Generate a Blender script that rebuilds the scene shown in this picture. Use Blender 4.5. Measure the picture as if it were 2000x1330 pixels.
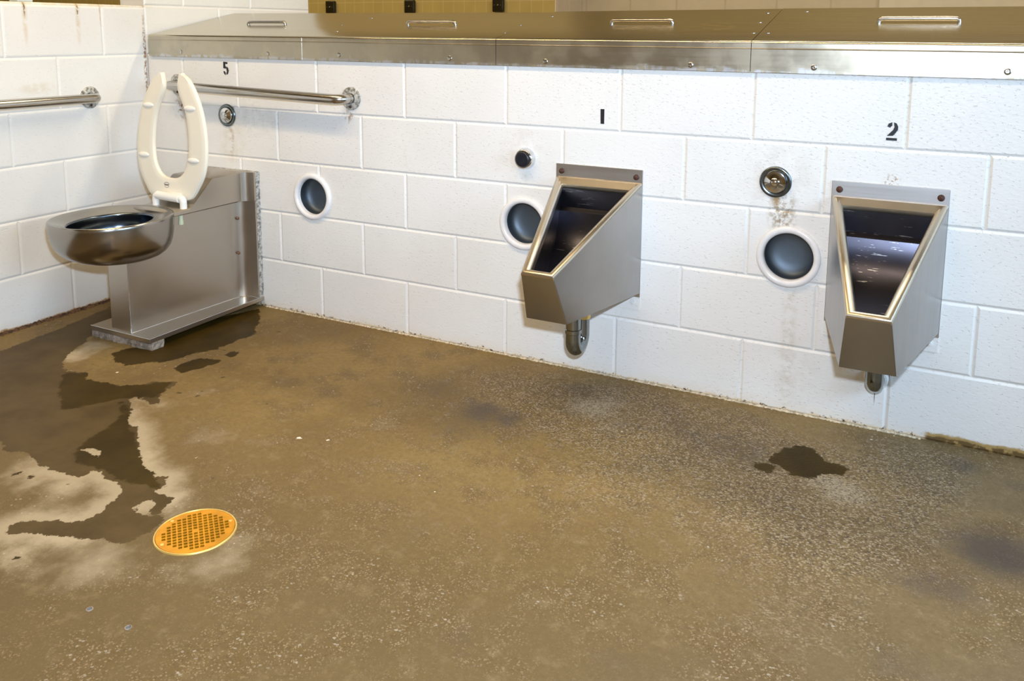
import bpy, bmesh, math, random
import numpy as np
from mathutils import Vector, Matrix, geometry
for o in list(bpy.data.objects): bpy.data.objects.remove(o)
S = bpy.context.scene
PI = math.pi
rnd = random.Random(7)

# ------------------------------------------------------------------ camera
cam = bpy.data.cameras.new('camera')
camo = bpy.data.objects.new('camera', cam); S.collection.objects.link(camo)
camo.location = (3.0647, -2.5123, 1.1258)
camo.rotation_mode = 'XYZ'
camo.rotation_euler = (1.4253, -0.0055, 0.4787)
cam.sensor_fit = 'HORIZONTAL'; cam.sensor_width = 36.0
cam.lens = 36.0 * 1658.76 / 2000.0
cam.shift_x = -0.0020; cam.shift_y = -0.1815
cam.clip_start = 0.02
S.camera = camo
# ------------------------------------------------------------------ world, view
w = bpy.data.worlds.new('world'); S.world = w; w.use_nodes = True
w.node_tree.nodes['Background'].inputs[0].default_value = (1.0, 0.9, 0.75, 1)
w.node_tree.nodes['Background'].inputs[1].default_value = 0.10
S.view_settings.view_transform = 'Standard'; S.view_settings.look = 'None'
S.view_settings.gamma = 1.0; S.view_settings.use_curve_mapping = False
S.view_settings.exposure = 0.0
# ------------------------------------------------------------------ lights
def area(name, loc, size, size_y, power, col, target=None, rot=None, spread=PI):
    l = bpy.data.lights.new(name, 'AREA'); l.shape = 'RECTANGLE'; l.size = size; l.size_y = size_y
    l.energy = power; l.color = col; l.spread = spread
    o = bpy.data.objects.new(name, l); S.collection.objects.link(o); o.location = loc
    if target is not None:
        o.rotation_euler = (Vector(target) - Vector(loc)).to_track_quat('-Z', 'Y').to_euler()
    elif rot: o.rotation_euler = rot
    return o
# camera flash on the hot shoe, a hand's width above and right of the lens
area('camera_flash', (3.12, -2.50, 1.31), 0.07, 0.05, 30.5, (0.68, 0.83, 1.04), target=(1.25, 0.0, 0.55), spread=math.radians(116))
# warm ceiling tubes hanging under the roof
area('ceiling_tube_light', (1.1, -1.05, 2.62), 2.6, 0.14, 37, (1.0, 0.74, 0.40), rot=(0, 0, 0))
area('ceiling_tube_light', (2.6, -2.2, 4.1), 3.0, 0.3, 44, (1.0, 0.80, 0.58), rot=(0, 0, 0))
area('far_room_fill', (-2.8, 1.2, 4.1), 5.0, 0.3, 178, (1.0, 0.85, 0.58), rot=(0, 0, 0))  # both far lamps are unseen, added to light the tan wall
area('far_room_fill', (3.2, 1.6, 4.1), 3.0, 0.3, 105, (1.0, 0.88, 0.64), rot=(0, 0, 0))
# daylight through the doorway on the right
area('doorway_daylight', (4.95, -1.15, 1.45), 1.1, 1.9, 72, (0.50, 0.74, 1.0), rot=(0, PI/2, 0))

# ------------------------------------------------------------------ helpers
def lk(o): S.collection.objects.link(o); return o
def wloc(p):
    v = Vector((0, 0, 0))
    while p is not None: v += p.location; p = p.parent
    return v
def obj(name, data, mat, parent=None, label=None, smooth=False):
    """data = bmesh or (verts, faces) in world coordinates; one mesh object"""
    me = bpy.data.meshes.new(name)
    if isinstance(data, bmesh.types.BMesh):
        data.to_mesh(me); data.free()
    else:
        me.from_pydata([tuple(v) for v in data[0]], [], data[1])
    me.validate()
    o = bpy.data.objects.new(name, me); lk(o)
    if mat: me.materials.append(mat)
    if parent is not None:
        off = wloc(parent)
        for v in me.vertices: v.co -= off
        o.parent = parent
    if smooth:
        for p in me.polygons: p.use_smooth = True
        if smooth != 'full':
            bm = bmesh.new(); bm.from_mesh(me)
            for e in bm.edges:
                if len(e.link_faces) == 2 and e.calc_face_angle(0) > math.radians(38 if smooth is True else smooth): e.smooth = False
            bm.to_mesh(me); bm.free()
    if label: o['label'] = label
    return o
def thing(name, label, cat, loc, group=None):
    o = bpy.data.objects.new(name, None); lk(o); o.location = loc
    o.empty_display_size = .05
    o['label'] = label; o['category'] = cat
    if group: o['group'] = group
    return o
def tag(o, label, cat, group=None):
    o['label'] = label; o['category'] = cat
    if group: o['group'] = group
    return o
def struct(name, data, mat, parent=None, smooth=False):
    o = obj(name, data, mat, parent, smooth=smooth)
    if parent is None: o['kind'] = 'structure'
    return o
def recalc(bm): bmesh.ops.recalc_face_normals(bm, faces=bm.faces); return bm
def box_bm(x0, x1, y0, y1, z0, z1, bev=0.0, seg=2, bm=None):
    b = bmesh.new()
    vs = [b.verts.new((x, y, z)) for x in (x0, x1) for y in (y0, y1) for z in (z0, z1)]
    for f in ((0,1,3,2),(4,6,7,5),(0,4,5,1),(2,3,7,6),(0,2,6,4),(1,5,7,3)): b.faces.new([vs[i] for i in f])
    recalc(b)
    if bev > 0: bmesh.ops.bevel(b, geom=list(b.edges), offset=bev, segments=seg, profile=.5, affect='EDGES')
    if bm is None: return b
    merge(bm, b); return bm
def merge(a, b):
    me = bpy.data.meshes.new('t'); b.to_mesh(me); b.free(); a.from_mesh(me); bpy.data.meshes.remove(me); return a
def catmull(P, n=6, closed=False):
    out = []; N = len(P); P = [Vector(p) for p in P]
    rng = range(N if closed else N-1)
    for i in rng:
        p0 = P[(i-1) % N] if closed or i > 0 else P[0]
        p1 = P[i]; p2 = P[(i+1) % N]; p3 = P[(i+2) % N] if closed or i+2 < N else P[-1]
        for k in range(n):
            t = k/n
            out.append(.5*((2*p1) + (-p0+p2)*t + (2*p0-5*p1+4*p2-p3)*t*t + (-p0+3*p1-3*p2+p3)*t*t*t))
    if not closed: out.append(P[-1])
    return out
def tube_bm(pts, r, n=20, caps=True, bm=None):
    bm = bm or bmesh.new(); pts = [Vector(p) for p in pts]; rs = r if isinstance(r, list) else [r]*len(pts)
    rings = []; up = None
    for i, p in enumerate(pts):
        d = (pts[min(i+1, len(pts)-1)] - pts[max(i-1, 0)]).normalized()
        if up is None: up = d.orthogonal().normalized()
        up = (up - d*up.dot(d)).normalized(); s = d.cross(up)
        rings.append([bm.verts.new(p + rs[i]*(math.cos(a)*up + math.sin(a)*s)) for a in [2*PI*k/n for k in range(n)]])
    for a, b in zip(rings, rings[1:]):
        for k in range(n): bm.faces.new((a[k], a[(k+1) % n], b[(k+1) % n], b[k]))
    if caps:
        bm.faces.new(rings[0][::-1]); bm.faces.new(rings[-1])
    return bm
def lathe_bm(prof, c, axis=(0, -1, 0), n=40, bm=None, cap0=False, cap1=False):
    """prof [(radius, distance along axis)], axis from centre c"""
    bm = bm or bmesh.new(); ax = Vector(axis).normalized(); u = ax.orthogonal().normalized(); v = ax.cross(u); c = Vector(c)
    rings = []
    for r, h in prof:
        if r < 1e-6: rings.append([bm.verts.new(c + ax*h)])
        else: rings.append([bm.verts.new(c + ax*h + r*(math.cos(2*PI*k/n)*u + math.sin(2*PI*k/n)*v)) for k in range(n)])
    for a, b in zip(rings, rings[1:]):
        for k in range(n):
            k2 = (k+1) % n
            if len(a) == 1 and len(b) == 1: continue
            if len(a) == 1: bm.faces.new((a[0], b[k2], b[k]))
            elif len(b) == 1: bm.faces.new((a[k], a[k2], b[0]))
            else: bm.faces.new((a[k], a[k2], b[k2], b[k]))
    if cap0 and len(rings[0]) > 1: bm.faces.new(rings[0][::-1])
    if cap1 and len(rings[-1]) > 1: bm.faces.new(rings[-1])
    return bm

# ------------------------------------------------------------------ node helper
class NT:
    def __init__(s, name):
        s.m = bpy.data.materials.new(name); s.m.use_nodes = True; s.t = s.m.node_tree
        s.t.nodes.clear(); s.out = s.t.nodes.new('ShaderNodeOutputMaterial')
        s.b = s.n('BsdfPrincipled'); s.t.links.new(s.b.outputs[0], s.out.inputs[0])
        s._c = None
    def n(s, typ, **kw):
        nd = s.t.nodes.new('ShaderNode' + typ)
        for k, v in kw.items(): setattr(nd, k, v)
        return nd
    def set(s, sock, v):
        if isinstance(v, bpy.types.NodeSocket): s.t.links.new(v, sock)
        elif isinstance(v, (tuple, list)) and len(v) == 3 and sock.type == 'RGBA': sock.default_value = (*v, 1)
        else: sock.default_value = v
    def co(s):
        if s._c is None:
            g = s.n('NewGeometry'); s._c = g.outputs['Position']
        return s._c
    def map(s, scale=(1, 1, 1), loc=(0, 0, 0), rot=(0, 0, 0), v=None):
        m = s.n('Mapping'); s.set(m.inputs[0], v or s.co()); m.inputs[1].default_value = loc
        m.inputs[2].default_value = rot; m.inputs[3].default_value = scale; return m.outputs[0]
    def noise(s, scale, detail=4, rough=.5, v=None, dist=0.0, out=0):
        n = s.n('TexNoise'); s.set(n.inputs['Vector'], v or s.co()); n.inputs['Scale'].default_value = scale
        n.inputs['Detail'].default_value = detail; n.inputs['Roughness'].default_value = rough
        n.inputs['Distortion'].default_value = dist; return n.outputs[out]
    def vor(s, scale, feature='F1', v=None, out='Distance', rand=1.0):
        n = s.n('TexVoronoi', feature=feature); s.set(n.inputs['Vector'], v or s.co()); n.inputs['Scale'].default_value = scale
        n.inputs['Randomness'].default_value = rand
        return n.outputs[out]
    def ramp(s, x, a, b, lo=0.0, hi=1.0):
        n = s.n('MapRange'); n.clamp = True; n.interpolation_type = 'SMOOTHSTEP'
        s.set(n.inputs[0], x); n.inputs[1].default_value = a; n.inputs[2].default_value = b
        n.inputs[3].default_value = lo; n.inputs[4].default_value = hi; return n.outputs[0]
    def math(s, op, a, b=0.0, c=None, clamp=False):
        n = s.n('Math', operation=op); n.use_clamp = clamp; s.set(n.inputs[0], a); s.set(n.inputs[1], b)
        if c is not None: s.set(n.inputs[2], c)
        return n.outputs[0]
    def mix(s, f, a, b, mode='MIX'):
        n = s.n('Mix', data_type='RGBA', blend_type=mode); s.set(n.inputs[0], f); s.set(n.inputs[6], a); s.set(n.inputs[7], b); return n.outputs[2]
    def attr(s, name):
        n = s.n('Attribute', attribute_name=name); return n.outputs['Fac']
    def blob(s, c, r):
        """soft ellipsoid mask around a world position"""
        m = s.map(scale=tuple(1/q for q in r), loc=tuple(-p/q for p, q in zip(c, r)))
        g = s.n('TexGradient', gradient_type='SPHERICAL'); s.set(g.inputs[0], m); return g.outputs['Fac']
    def sep(s):
        n = s.n('SeparateXYZ'); s.set(n.inputs[0], s.co()); return n.outputs
    def bump(s, h, strength, dist, prev=None):
        n = s.n('Bump'); n.inputs['Strength'].default_value = strength; n.inputs['Distance'].default_value = dist
        s.set(n.inputs['Height'], h)
        if prev is not None: s.set(n.inputs['Normal'], prev)
        s.set(s.b.inputs['Normal'], n.outputs[0]); return n.outputs[0]
    def P(s, **kw):
        for k, v in kw.items(): s.set(s.b.inputs[k.replace('_', ' ')], v)
        return s.m

# ------------------------------------------------------------------ materials
def wall_paint(name, stains=False, pits=1.0, col=(0.80, 0.785, 0.75), rustbase=0.0):
    t = NT(name)
    n1 = t.noise(3.0, 3); c = t.mix(t.ramp(n1, .35, .7), col, tuple(q*.955 for q in col))
    # pit mask, and flecks where the paint skips
    pit = t.noise(150, 2, .5, v=t.map(scale=(.6, .6, 1.3), rot=(0, -.5, 0)))
    reg = t.ramp(t.noise(4.5, 3), .22, .55)
    pm = t.math('MULTIPLY', t.ramp(pit, .62, .70), reg)
    speck = t.math('MULTIPLY', t.ramp(t.noise(160, 1), .765, .79), t.ramp(t.noise(9, 2), .45, .6))
    c = t.mix(t.math('MULTIPLY', speck, .55), c, (.25, .19, .12))
    xyz = t.sep()
    low = t.math('MULTIPLY', t.ramp(t.math('ADD', xyz[2], t.math('MULTIPLY', t.noise(25, 3), -.05)), -.012, -.024), 1.0)
    if stains:
        def st(cen, r, colr, amt, sc=22, lo=.35, hi=.7, c=None):
            m = t.math('MULTIPLY', t.ramp(t.blob(cen, r), 0, .8), t.ramp(t.noise(sc, 4, .65), lo, hi))
            return t.mix(t.math('MULTIPLY', m, amt), c, colr)
        c = st((2.621, 0, .70), (.14, .1, .14), (.45, .40, .33), .38, c=c)
        c = st((2.645, 0, .605), (.055, .1, .10), (.28, .20, .10), .9, 60, .42, .6, c=c)
        c = st((2.625, 0, .655), (.02, .1, .05), (.35, .22, .08), .9, 40, .3, .5, c=c)
        c = st((2.68, 0, .20), (.03, .1, .32), (.5, .42, .32), .45, 35, .4, .65, c=c)
        c = st((2.70, 0, .12), (.10, .1, .16), (.55, .49, .42), .35, 18, c=c)
        c = st((1.80, 0, .70), (.13, .1, .16), (.60, .54, .46), .45, c=c)
        c = st((.47, 0, .68), (.10, .1, .14), (.62, .55, .42), .6, 14, c=c)
        c = st((.47, 0, .69), (.02, .1, .12), (.42, .30, .18), .6, 40, .4, .6, c=c)
        c = st((.60, 0, .77), (.2, .1, .1), (.55, .52, .48), .4, 30, c=c)
        c = st((2.93, 0, .72), (.03, .1, .03), (.35, .18, .08), .9, 120, .5, .6, c=c)
        c = st((2.924, 0, .105), (.0025, .1, .04), (.18, .15, .14), .9, 20, .1, .3, c=c)
        c = st((1.07, 0, .81), (.03, .1, .04), (.35, .2, .1), .8, 60, .45, .6, c=c)
        c = st((.20, 0, .80), (.07, .1, .07), (.25, .12, .05), .9, 55, .5, .6, c=c)
    if rustbase:
        def st2(cen, rr, colr, amt, sc=30, lo=.3, hi=.6, c=None):
            m = t.math('MULTIPLY', t.ramp(t.blob(cen, rr), 0, .7), t.ramp(t.noise(sc, 4, .65), lo, hi))
            return t.mix(t.math('MULTIPLY', m, amt), c, colr)
        for yy_ in (-.312, -.527):
            c = st2((0, yy_, 1.19), (.1, .014, .17), (.62, .46, .26), .55, c=c)
            c = st2((0, yy_, 1.205), (.1, .005, .05), (.12, .06, .02), .9, 60, .4, .5, c=c)
        c = st2((0, -.213, 1.20), (.1, .006, .08), (.5, .33, .15), .6, c=c)
        c = st2((0, -.010, 1.0), (.05, .012, .26), (.30, .16, .07), .9, 70, .46, .56, c=c)
        c = st2((0, -.50, .90), (.1, .10, .03), (.66, .56, .42), .5, c=c)
        c = st2((0, -.3, 1.217), (.1, .5, .012), (.66, .52, .30), .6, c=c)
    # cream caulk and grime line along the floor
    wob = t.math('MULTIPLY', t.math('SUBTRACT', t.noise(18, 4, .6), .5), .03)
    zz = t.math('ADD', xyz[2], wob)
    if rustbase:
        c = t.mix(t.ramp(zz, .05, .0, 0, .5), c, (.62, .54, .46))
        c = t.mix(t.ramp(zz, .016, .010), c, (.42, .27, .13))
        c = t.mix(t.math('MULTIPLY', t.ramp(zz, .010, .006), t.ramp(t.noise(45, 3, .7), .4, .55)), c, (.05, .02, .008))
    else:
        c = t.mix(t.ramp(zz, .05, .0, 0, .45), c, (.78, .69, .56))
        c = t.mix(t.ramp(zz, .013, .006, 0, .9), c, (.74, .60, .40))
        c = t.mix(t.math('MULTIPLY', t.ramp(zz, .016, .008), t.ramp(t.noise(60, 3, .7), .54, .62)), c, (.10, .06, .03))
        if stains:  # broken caulk at the right end
            rt = t.math('MULTIPLY', t.ramp(xyz[0], 3.05, 3.07), t.ramp(zz, .030, .022))
            c = t.mix(rt, c, (.42, .28, .10))
            rt2 = t.math('MULTIPLY', t.ramp(xyz[0], 3.05, 3.07), t.ramp(zz, .020, .014))
            c = t.mix(t.math('MULTIPLY', rt2, t.ramp(t.noise(30, 3), .4, .5)), c, (.14, .085, .03))
    if pits > .6:
        c = t.mix(t.math('MULTIPLY', pm, .05), c, (.45, .43, .42))  # inner shade of the pits painted faintly into the colour
    bp = t.bump(pit, .0, .002)
    h = t.math('ADD', t.math('ADD', t.math('MULTIPLY', t.noise(38, 5, .6), .4), t.math('MULTIPLY', t.noise(120, 2, .5, v=t.map(scale=(.7, .7, 1.2), rot=(0, -.6, 0))), .55*pits)), t.math('MULTIPLY', pm, -1.3*pits))
    t.bump(h, .55, .0020)
    return t.P(Base_Color=c, Roughness=.42, Specular_IOR_Level=.45)

def tile_paint(name, col, tile=.1085, off=(0, 0), grout=(.62, .55, .36), ax=0):
    t = NT(name); xyz = t.sep()
    def line(v, o, p=tile):
        f = t.math('FRACT', t.math('DIVIDE', t.math('ADD', v, 50*p - o), p))
        return t.math('LESS_THAN', t.math('ABSOLUTE', t.math('SUBTRACT', f, .5)), .5-.018)
    g = t.math('MULTIPLY', line(xyz[ax], off[0]), line(xyz[2], off[1]))
    v = t.n('TexWhiteNoise', noise_dimensions='2D')
    c = t.mix(t.ramp(t.noise(6, 2), .3, .7), col, tuple(q*.93 for q in col))
    c = t.mix(g, grout, c)
    return t.P(Base_Color=c, Roughness=.35)

def steel(name, col=(.52, .50, .47), rough=.27, brush='z', dirt=.18, aniso=0.0, scr=.0):
    t = NT(name)
    sc = {'z': (22, 22, .8), 'x': (.8, 22, 22), 'y': (22, .8, 22), 'n': (3, 3, 3)}[brush]
    br = t.noise(4.0, 4, .6, v=t.map(scale=sc))
    sp = t.noise(7, 4, .6)
    c = t.mix(t.ramp(sp, .35, .75, 0, dirt), col, tuple(q*.62 for q in col))
    c = t.mix(t.ramp(br, .45, .8, 0, dirt*.6), c, tuple(q*.75 for q in col))
    if scr:
        sn = t.noise(5, 3, .7, v=t.map(scale=(3, 3, 60), rot=(0, .25, 0)))
        sm = t.math('MULTIPLY', t.ramp(sn, .63, .68), t.ramp(t.noise(8, 2), .45, .6))
        c = t.mix(t.math('MULTIPLY', sm, scr), c, (.8, .8, .82))
    r = t.math('ADD', t.ramp(br, .3, .7, rough-.02, rough+.02), t.ramp(sp, .4, .7, 0, .02))
    if brush != 'n': t.bump(br, .03, .0004)
    if aniso:
        tv = t.n('CombineXYZ'); tv.inputs[0].default_value = 1.0
        t.P(Anisotropic=aniso, Tangent=tv.outputs[0])
    return t.P(Base_Color=c, Metallic=1.0, Roughness=r)
def plain(name, col, rough=.5, metal=0.0, nz=0.06, sc=12, bump=0.0, spec=.5):
    t = NT(name); c = t.mix(t.ramp(t.noise(sc, 4), .35, .7), col, tuple(q*(1-nz) for q in col))
    if bump: t.bump(t.noise(sc*4, 4), bump, .002)
    return t.P(Base_Color=c, Roughness=rough, Metallic=metal, Specular_IOR_Level=spec)

M = {}
M['wall_back'] = wall_paint('painted_block_wall', stains=True, pits=1.0)
M['wall_left'] = wall_paint('painted_block_smooth', pits=.45, rustbase=1.0, col=(.80, .785, .745))
M['white'] = plain('white_plaster', (.80, .79, .76), .6)
M['niche_rim'] = plain('glazed_white_rim', (.82, .80, .79), .25, sc=40)
M['niche_in'] = steel('dark_steel_dish', (.15, .18, .21), .55, 'n', .3)
M['tan'] = tile_paint('tan_wall_tile', (.46, .335, .105), off=(.09, 1.264), grout=(.58, .45, .21))
M['beige_tile'] = tile_paint('beige_wall_tile', (.66, .56, .42), tile=.24, off=(4.22, 1.0), grout=(.75, .66, .52), ax=1)
M['beige'] = tile_paint('beige_block_paint', (.62, .52, .35), tile=.4064, off=(.546, 1.0), grout=(.52, .42, .28))
M['beige2'] = plain('beige_lit_shading', (.72, .64, .47), .5)  # lighter shading at this end of the far wall, put into the colour
M['steel'] = steel('brushed_steel', (.60, .53, .42), rough=.32, brush='n', dirt=.08)
M['steel_plate'] = steel('brushed_steel_plate', (.60, .59, .58), rough=.37, brush='x', dirt=.12)
M['steel_v'] = steel('brushed_steel_panel', (.43, .42, .41), rough=.33, brush='z', dirt=.14)
M['steel_t'] = steel('toilet_steel', (.50, .45, .385), rough=.33, brush='n', dirt=.05)
M['steel_bowl'] = steel('polished_steel_bowl', (.36, .335, .30), rough=.22, brush='n', dirt=.10)
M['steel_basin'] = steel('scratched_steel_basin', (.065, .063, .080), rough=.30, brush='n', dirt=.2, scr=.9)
M['steel_in'] = steel('wet_steel_inside', (.15, .18, .22), rough=.20, brush='n', dirt=.4)
M['steel_bar'] = steel('grab_bar_steel', (.55, .53, .50), rough=.22, brush='n', dirt=.2)
M['chrome'] = plain('chrome', (.72, .73, .75), .08, 1.0)
M['dark_chrome'] = plain('tarnished_chrome_ring', (.22, .25, .26), .25, 1.0, nz=.4, sc=30)
M['black'] = plain('black_rubber', (.008, .010, .016), .35)
M['ink'] = plain('black_stencil_paint', (.010, .009, .014), .55)
M['seat'] = plain('cream_seat_plastic', (.84, .79, .66), .30, nz=.03)
M['hinge'] = plain('white_hinge_plastic', (.88, .86, .80), .25, nz=.02)
M['nut'] = plain('pale_green_nylon', (.52, .56, .38), .4)
M['rust'] = plain('rusty_bolt', (.10, .035, .018), .55, .3, nz=.6, sc=200, bump=.5)
M['rust2'] = plain('rusted_steel', (.24, .12, .06), .6, .4, nz=.6, sc=90, bump=.4)
M['mortar'] = plain('mortar', (.34, .28, .22), .9, nz=.5, sc=60, bump=1.0)
M['drainpipe'] = steel('dark_drain_chrome', (.30, .33, .34), .12, 'n', .5)
M['brass'] = plain('yellow_brass', (.78, .34, .012), .30, .55, nz=.25, sc=25)
M['brass_edge'] = plain('pale_brass_edge', (.85, .60, .18), .3, .6)
M['pit'] = plain('drain_pit', (.05, .055, .045), .3, 0, nz=.6, sc=60)
M['grime'] = plain('patina_flange', (.58, .57, .52), .5, .3, nz=.75, sc=90, bump=.5)
M['switch'] = plain('bronze_box', (.030, .022, .008), .25, .3)
M['post'] = plain('pale_grey_post', (.55, .60, .60), .3)
M['ceil'] = plain('tan_ceiling_paint', (.30, .21, .07), .7)
M['front'] = plain('darkened_room_wall', (.36, .27, .15), .6)  # unseen walls coloured darker so the steel reflects a dimmer room
M['anchor'] = plain('blue_grey_anchor', (.10, .13, .17), .4, .5)

# cap sheet: satin steel, base tinted tan to deepen the mirrored tan wall, with scratched, paint smeared apron
def cap_mat():
    t = NT('cap_steel'); xyz = t.sep()
    st = t.noise(3, 4, .6, v=t.map(scale=(1, 30, 30)))
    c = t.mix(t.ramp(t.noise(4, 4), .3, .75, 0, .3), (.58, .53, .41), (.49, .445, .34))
    # paint smears along the lower edge of the apron
    sm = t.math('ADD', xyz[2], t.math('MULTIPLY', t.noise(7, 4, .7, v=t.map(scale=(1, 1, 4))), -.045))
    c2 = t.mix(t.math('MULTIPLY', t.ramp(sm, .998, .990), t.ramp(t.noise(60, 3, .6, v=t.map(scale=(1, 1, .3))), .42, .55)), c, (.70, .72, .75))
    scr = t.math('MULTIPLY', t.ramp(t.noise(30, 2, .6, v=t.map(scale=(4, 1, .4), rot=(0, .15, 0))), .70, .73), t.ramp(t.noise(5, 2), .5, .6))
    c3 = t.mix(t.math('MULTIPLY', scr, .6), c2, (.75, .76, .78))
    # scuffed bright patch on the lid right of its handle
    lid = t.math('MULTIPLY', t.ramp(t.blob((2.37, .18, 1.14), (.13, .10, .1)), .15, .5), t.ramp(t.noise(22, 4, .7, v=t.map(scale=(1, 2.5, 1), rot=(0, 0, .5))), .52, .58))
    c3 = t.mix(t.math('MULTIPLY', lid, .8), c3, (.80, .68, .45))
    smu = t.noise(6, 4, .65)
    rr = t.math('ADD', t.ramp(st, .3, .7, .21, .245), t.math('MULTIPLY', t.ramp(xyz[2], 1.0945, 1.0915), t.ramp(smu, .35, .65, .08, .16)))
    rr = t.math('ADD', rr, t.math('MULTIPLY', t.ramp(sm, 1.0, .985), .15))
    c3 = t.mix(t.math('MULTIPLY', t.ramp(xyz[2], 1.0945, 1.0915), t.ramp(smu, .4, .6, .45, .15)), c3, (.30, .27, .22))
    t.bump(st, .03, .0003)
    return t.P(Base_Color=c3, Metallic=.97, Roughness=rr)
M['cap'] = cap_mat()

def floor_mat():
    t = NT('stained_concrete')
    n_big = t.noise(1.6, 5, .55); n_mid = t.noise(7, 5, .6); n_fine = t.noise(70, 5, .7); n_mot = t.noise(22, 4, .6)
    c = t.mix(t.ramp(n_big, .35, .68), (.262, .172, .054), (.170, .108, .034))
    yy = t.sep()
    near_falloff = t.ramp(t.math('SUBTRACT', t.math('MULTIPLY', yy[1], -1.0), t.math('MULTIPLY', t.math('SUBTRACT', n_big, .5), 1.0)), .55, 1.35)
    c = t.mix(t.math('MULTIPLY', near_falloff, .75), c, (.120, .084, .038))  # concrete greyer towards the camera, with the flash falloff painted in
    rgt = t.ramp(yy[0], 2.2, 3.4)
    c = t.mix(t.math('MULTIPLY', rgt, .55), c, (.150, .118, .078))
    c = t.mix(t.ramp(n_mid, .45, .68, 0, .72), c, (.135, .086, .032))
    c = t.mix(t.ramp(n_mot, .50, .75, 0, .35), c, (.30, .22, .115))
    c = t.mix(t.ramp(n_fine, .35, .7, 0, .42), c, (.11, .075, .035))
    yy0 = t.sep()
    g2 = t.vor(330, out='Color'); g2s = t.n('SeparateColor'); t.set(g2s.inputs[0], g2)
    gm = t.math('MULTIPLY', t.ramp(n_mid, .40, .62, .15, 1.0), t.ramp(yy0[0], .9, 2.0, .12, .55))
    c = t.mix(t.math('MULTIPLY', t.ramp(g2s.outputs[0], .80, .95), gm), c, (.38, .29, .175))
    c = t.mix(t.math('MULTIPLY', t.ramp(g2s.outputs[1], .82, .95), gm), c, (.085, .055, .022))
    pw = t.attr('palew'); c = t.mix(t.math('MULTIPLY', t.ramp(t.math('ADD', pw, t.math('MULTIPLY', t.math('SUBTRACT', n_mid, .5), 1.8)), .25, 1.0), .6), c, (.44, .365, .25))
    # exposed aggregate
    rg = t.attr('rough'); rgn = t.ramp(t.math('ADD', rg, t.math('MULTIPLY', t.math('SUBTRACT', n_mot, .5), 1.0)), .05, .75)
    v = t.vor(210, out='Color', v=t.map(scale=(1, 1.25, 1))); vs = t.n('SeparateColor'); t.set(vs.inputs[0], v)
    grain = t.mix(t.ramp(vs.outputs[0], .55, .8), c, (.42, .34, .235))
    grain = t.mix(t.ramp(vs.outputs[1], .72, .9), grain, (.06, .045, .035))
    vn = t.vor(210, v=t.map(scale=(1, 1.25, 1)))
    grain = t.mix(t.ramp(vn, .45, .75, 0, .6), grain, (.09, .06, .035))
    c = t.mix(t.math('MULTIPLY', rgn, .66), c, grain)
    base_speck = t.math('MULTIPLY', t.ramp(vs.outputs[2], .985, .992), t.ramp(n_mid, .48, .6))
    c = t.mix(t.math('MULTIPLY', base_speck, .4), c, (.55, .50, .42))
    dk = t.attr('dark'); dkm = t.ramp(t.math('ADD', dk, t.math('MULTIPLY', t.math('SUBTRACT', n_mot, .5), .7)), .12, .95)
    c = t.mix(t.math('MULTIPLY', dkm, .72), c, (.062, .050, .045))
    # random white paint flecks and small pits
    wv = t.vor(13, out='Distance', v=t.map(scale=(1, 1, 1)))
    wc = t.vor(13, out='Color'); ws = t.n('SeparateColor'); t.set(ws.inputs[0], wc)
    fl = t.math('MULTIPLY', t.ramp(t.math('ADD', wv, t.math('MULTIPLY', n_fine, .06)), 0.066, .056), t.math('GREATER_THAN', ws.outputs[0], .985))
    c = t.mix(fl, c, (.66, .60, .50))
    ds = t.math('MULTIPLY', t.ramp(t.math('ADD', wv, t.math('MULTIPLY', n_fine, .1)), .14, .10), t.math('LESS_THAN', ws.outputs[0], .10))
    c = t.mix(t.math('MULTIPLY', ds, .6), c, (.08, .055, .03))
    wsd = t.ramp(t.math('ADD', t.attr('white'), t.math('MULTIPLY', t.math('SUBTRACT', n_fine, .5), .01)), 0, .002)
    c = t.mix(wsd, c, (.72, .64, .54))
    # water
    jit = t.math('ADD', t.math('MULTIPLY', t.math('SUBTRACT', t.noise(28, 5, .65), .5), .05), t.math('MULTIPLY', t.math('SUBTRACT', t.noise(110, 3, .6), .5), .012))
    wet = t.math('ADD', t.attr('wet'), jit); deep = t.math('ADD', t.attr('deep'), jit)
    crust = t.math('MULTIPLY', t.ramp(wet, -.075, -.006), t.ramp(t.math('ADD', n_mid, t.attr('crust')), .75, 1.15))
    c = t.mix(t.math('MULTIPLY', crust, .62), c, (.50, .42, .29))
    wm = t.ramp(wet, -.0015, .0015); dm = t.ramp(deep, -.006, .006)
    damp = t.mix(t.ramp(n_mid, .35, .7), (.098, .066, .027), (.070, .045, .017))
    deepc = t.mix(t.ramp(n_mid, .35, .7), (.052, .031, .005), (.034, .021, .004))
    c = t.mix(wm, c, damp)
    c = t.mix(t.math('MULTIPLY', dm, wm), c, deepc)
    r = t.mix(wm, (.62,)*3, (.48,)*3)
    t.bump(t.math('ADD', t.math('MULTIPLY', n_fine, .35), t.math('MULTIPLY', t.math('MULTIPLY', vn, rgn), 1.2)), .5, .0022)
    sp = t.n('Mix'); t.set(sp.inputs[0], wm); sp.inputs[2].default_value = .25; sp.inputs[3].default_value = .08
    return t.P(Base_Color=c, Roughness=r, Specular_IOR_Level=sp.outputs[0])
M['floor'] = floor_mat()

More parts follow.
